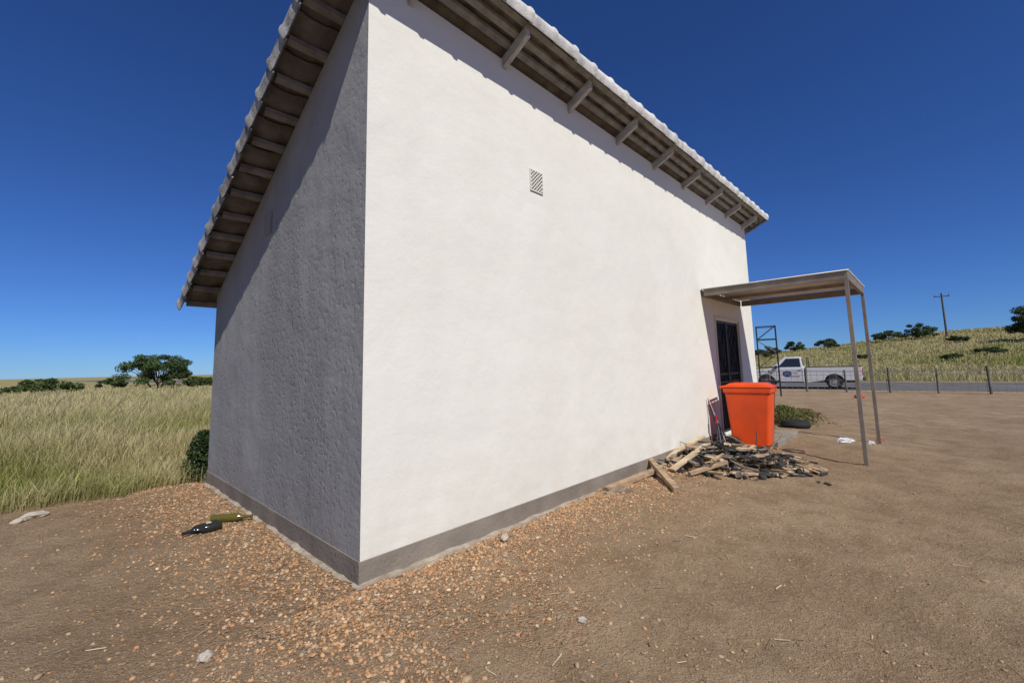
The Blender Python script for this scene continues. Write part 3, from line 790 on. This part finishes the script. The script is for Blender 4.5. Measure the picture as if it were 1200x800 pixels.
for s in(-1,1): mb.box((-1.39,s*(hw-.035),1.142),(2.36,.075,.02))
mb.tube((-.30,-.7,1.14),(-.30,-.7,1.62),.02);mb.tube((-.30,.7,1.14),(-.30,.7,1.62),.02);mb.tube((-.30,-.7,1.62),(-.30,.7,1.62),.02)
mb.obj('bed_rails',m_trim,trk)
zb=1.10;ztp=1.70
B=[(-.13,-.82,zb),(1.38,-.82,zb),(1.38,.82,zb),(-.13,.82,zb)];T=[(-.03,-.66,ztp),(.72,-.66,ztp),(.72,.66,ztp),(-.03,.66,ztp)]
mb=MB();mb.add(B+T,[(3,2,1,0),(4,5,6,7),(0,1,5,4),(1,2,6,5),(2,3,7,6),(3,0,4,7)]);mb.obj('cab',m_car,trk,bevel=.035,seg=3)
def facepanel(q,u0,u1,v0,v1,off,cut=None):
    q=[Vector(a) for a in q];nrm=(q[1]-q[0]).cross(q[3]-q[0]).normalized()
    def P(u,v):return (q[0]*(1-u)+q[1]*u)*(1-v)+(q[3]*(1-u)+q[2]*u)*v+nrm*off
    return [P(u0,v0),P(u1,v0),P(u1,v1),P(u0,v1)]
mb=MB()
sideR=[B[0],B[1],T[1],T[0]];sideL=[B[2],B[3],T[3],T[2]]
for q in(sideR,): mb.add(facepanel(q,.07,.80,.10,.86,.006),[(0,1,2,3)])
mb.add(facepanel(sideL,.20,.93,.10,.86,.006),[(0,1,2,3)])
mb.add(facepanel([B[1],B[2],T[2],T[1]],.06,.94,.08,.9,.006),[(0,1,2,3)])
mb.add(facepanel([B[3],B[0],T[0],T[3]],.12,.88,.2,.85,.006),[(0,1,2,3)])
mb.obj('windows',m_glass,trk)
mb=MB()
for s in(-1,1):
    for x in(-.06,1.12): mb.box((x,s*(hw+.002),.76),(.012,.006,.66))
    mb.box((.55,s*(hw+.004),.36),(1.35,.02,.06)); mb.box((.06,s*(hw+.012),.98),(.14,.02,.03))
    mb.box((1.12,s*(hw+.07),1.17),(.10,.16,.15))
mb.box((2.50,0,.42),(.12,1.66,.20));mb.box((-2.64,0,.50),(.10,1.5,.14));mb.box((2.50,0,.80),(.03,1.0,.16))
mb.obj('trim',m_trim,trk,bevel=.01)
mb=MB()
for cx in(WR,WF):
    for s in(-1,1):
        M=Matrix.Translation((cx,s*(hw-.12),R_w))@Matrix.Rotation(math.pi/2*-s,4,'X')
        mb.lathe([(.20,-.11),(.32,-.11),(R_w,-.08),(R_w,.08),(.32,.105),(.215,.105),(.21,.08)],28,0,M)
        mb.lathe([(.212,.09),(.20,.055),(.12,.05),(.09,.085),(.0,.09)],28,1,M)
        for k in range(8):
            a=k*math.pi/4; mb.tube((.155*math.cos(a),.155*math.sin(a),.045),(.155*math.cos(a),.155*math.sin(a),.056),.022,n=8,mi=0,M=M)
mb.obj('wheels',[m_rub,m_rim],trk,smooth=True)
mb=MB()
for s in(-1,1): mb.box((-2.585,s*(hw-.06),.88),(.03,.12,.30),0);mb.box((2.46,s*.70,.78),(.08,.26,.16),1)
mb.obj('lamps',[m_lamp,m_head],trk,bevel=.01)
mb=MB()
for s in(-1,1):
    M=Matrix.Translation((.62,s*(hw+.004),.80))@Matrix.Rotation(math.pi/2,4,'X')
    mb.tube((0,0,-.002),(0,0,.002),.17,n=24,mi=0,M=M@Matrix.Scale(1.25,4,(1,0,0)))
    mb.box((.30,s*(hw+.006),.66),(.50,.004,.05),1);mb.box((.62,s*(hw+.009),.82),(.25,.004,.05),1);mb.box((.25,s*(hw+.006),.84),(.2,.004,.03),1)
mb.obj('door_logo',[m_logo,m_logo2],trk)
# ------------------------------------------------------------------ light
S=Vector((.325,-.599,.731)).normalized()
w=bpy.data.worlds.new('World');sc.world=w;w.use_nodes=True
nt=w.node_tree;bg=nt.nodes['Background'];sk=nt.nodes.new('ShaderNodeTexSky');sk.sky_type='NISHITA';sk.sun_disc=False
sk.sun_elevation=math.asin(S.z);sk.sun_rotation=math.atan2(S.x,S.y);sk.altitude=1800;sk.air_density=1.0;sk.dust_density=0.0;sk.ozone_density=3.0
mx=nt.nodes.new('ShaderNodeMix');mx.data_type='RGBA';mx.blend_type='MULTIPLY';mx.inputs[0].default_value=1;mx.inputs[7].default_value=(.34,.60,1.10,1)
nt.links.new(sk.outputs[0],mx.inputs[6]);nt.links.new(mx.outputs[2],bg.inputs[0]);bg.inputs[1].default_value=.080
ld=bpy.data.lights.new('sun','SUN');ld.energy=4.6;ld.angle=math.radians(.5);ld.color=(1,.96,.885)
lo=bpy.data.objects.new('sun',ld);lo.rotation_euler=S.to_track_quat('Z','Y').to_euler();link(lo)
# ------------------------------------------------------------------ camera
cd=bpy.data.cameras.new('camera');cd.sensor_width=36;cd.lens=511/1200*36;cd.shift_y=-29/1200;cd.clip_end=6000;cd.clip_start=.05
co_=bpy.data.objects.new('camera',cd);link(co_)
co_.matrix_world=Matrix.Translation((0,0,1.4))@Matrix.Rotation(math.radians(96.5),4,'X')@Matrix.Rotation(math.radians(-1.29),4,'Z')
sc.camera=co_
sc.view_settings.view_transform='Standard';sc.view_settings.look='None';sc.view_settings.exposure=0
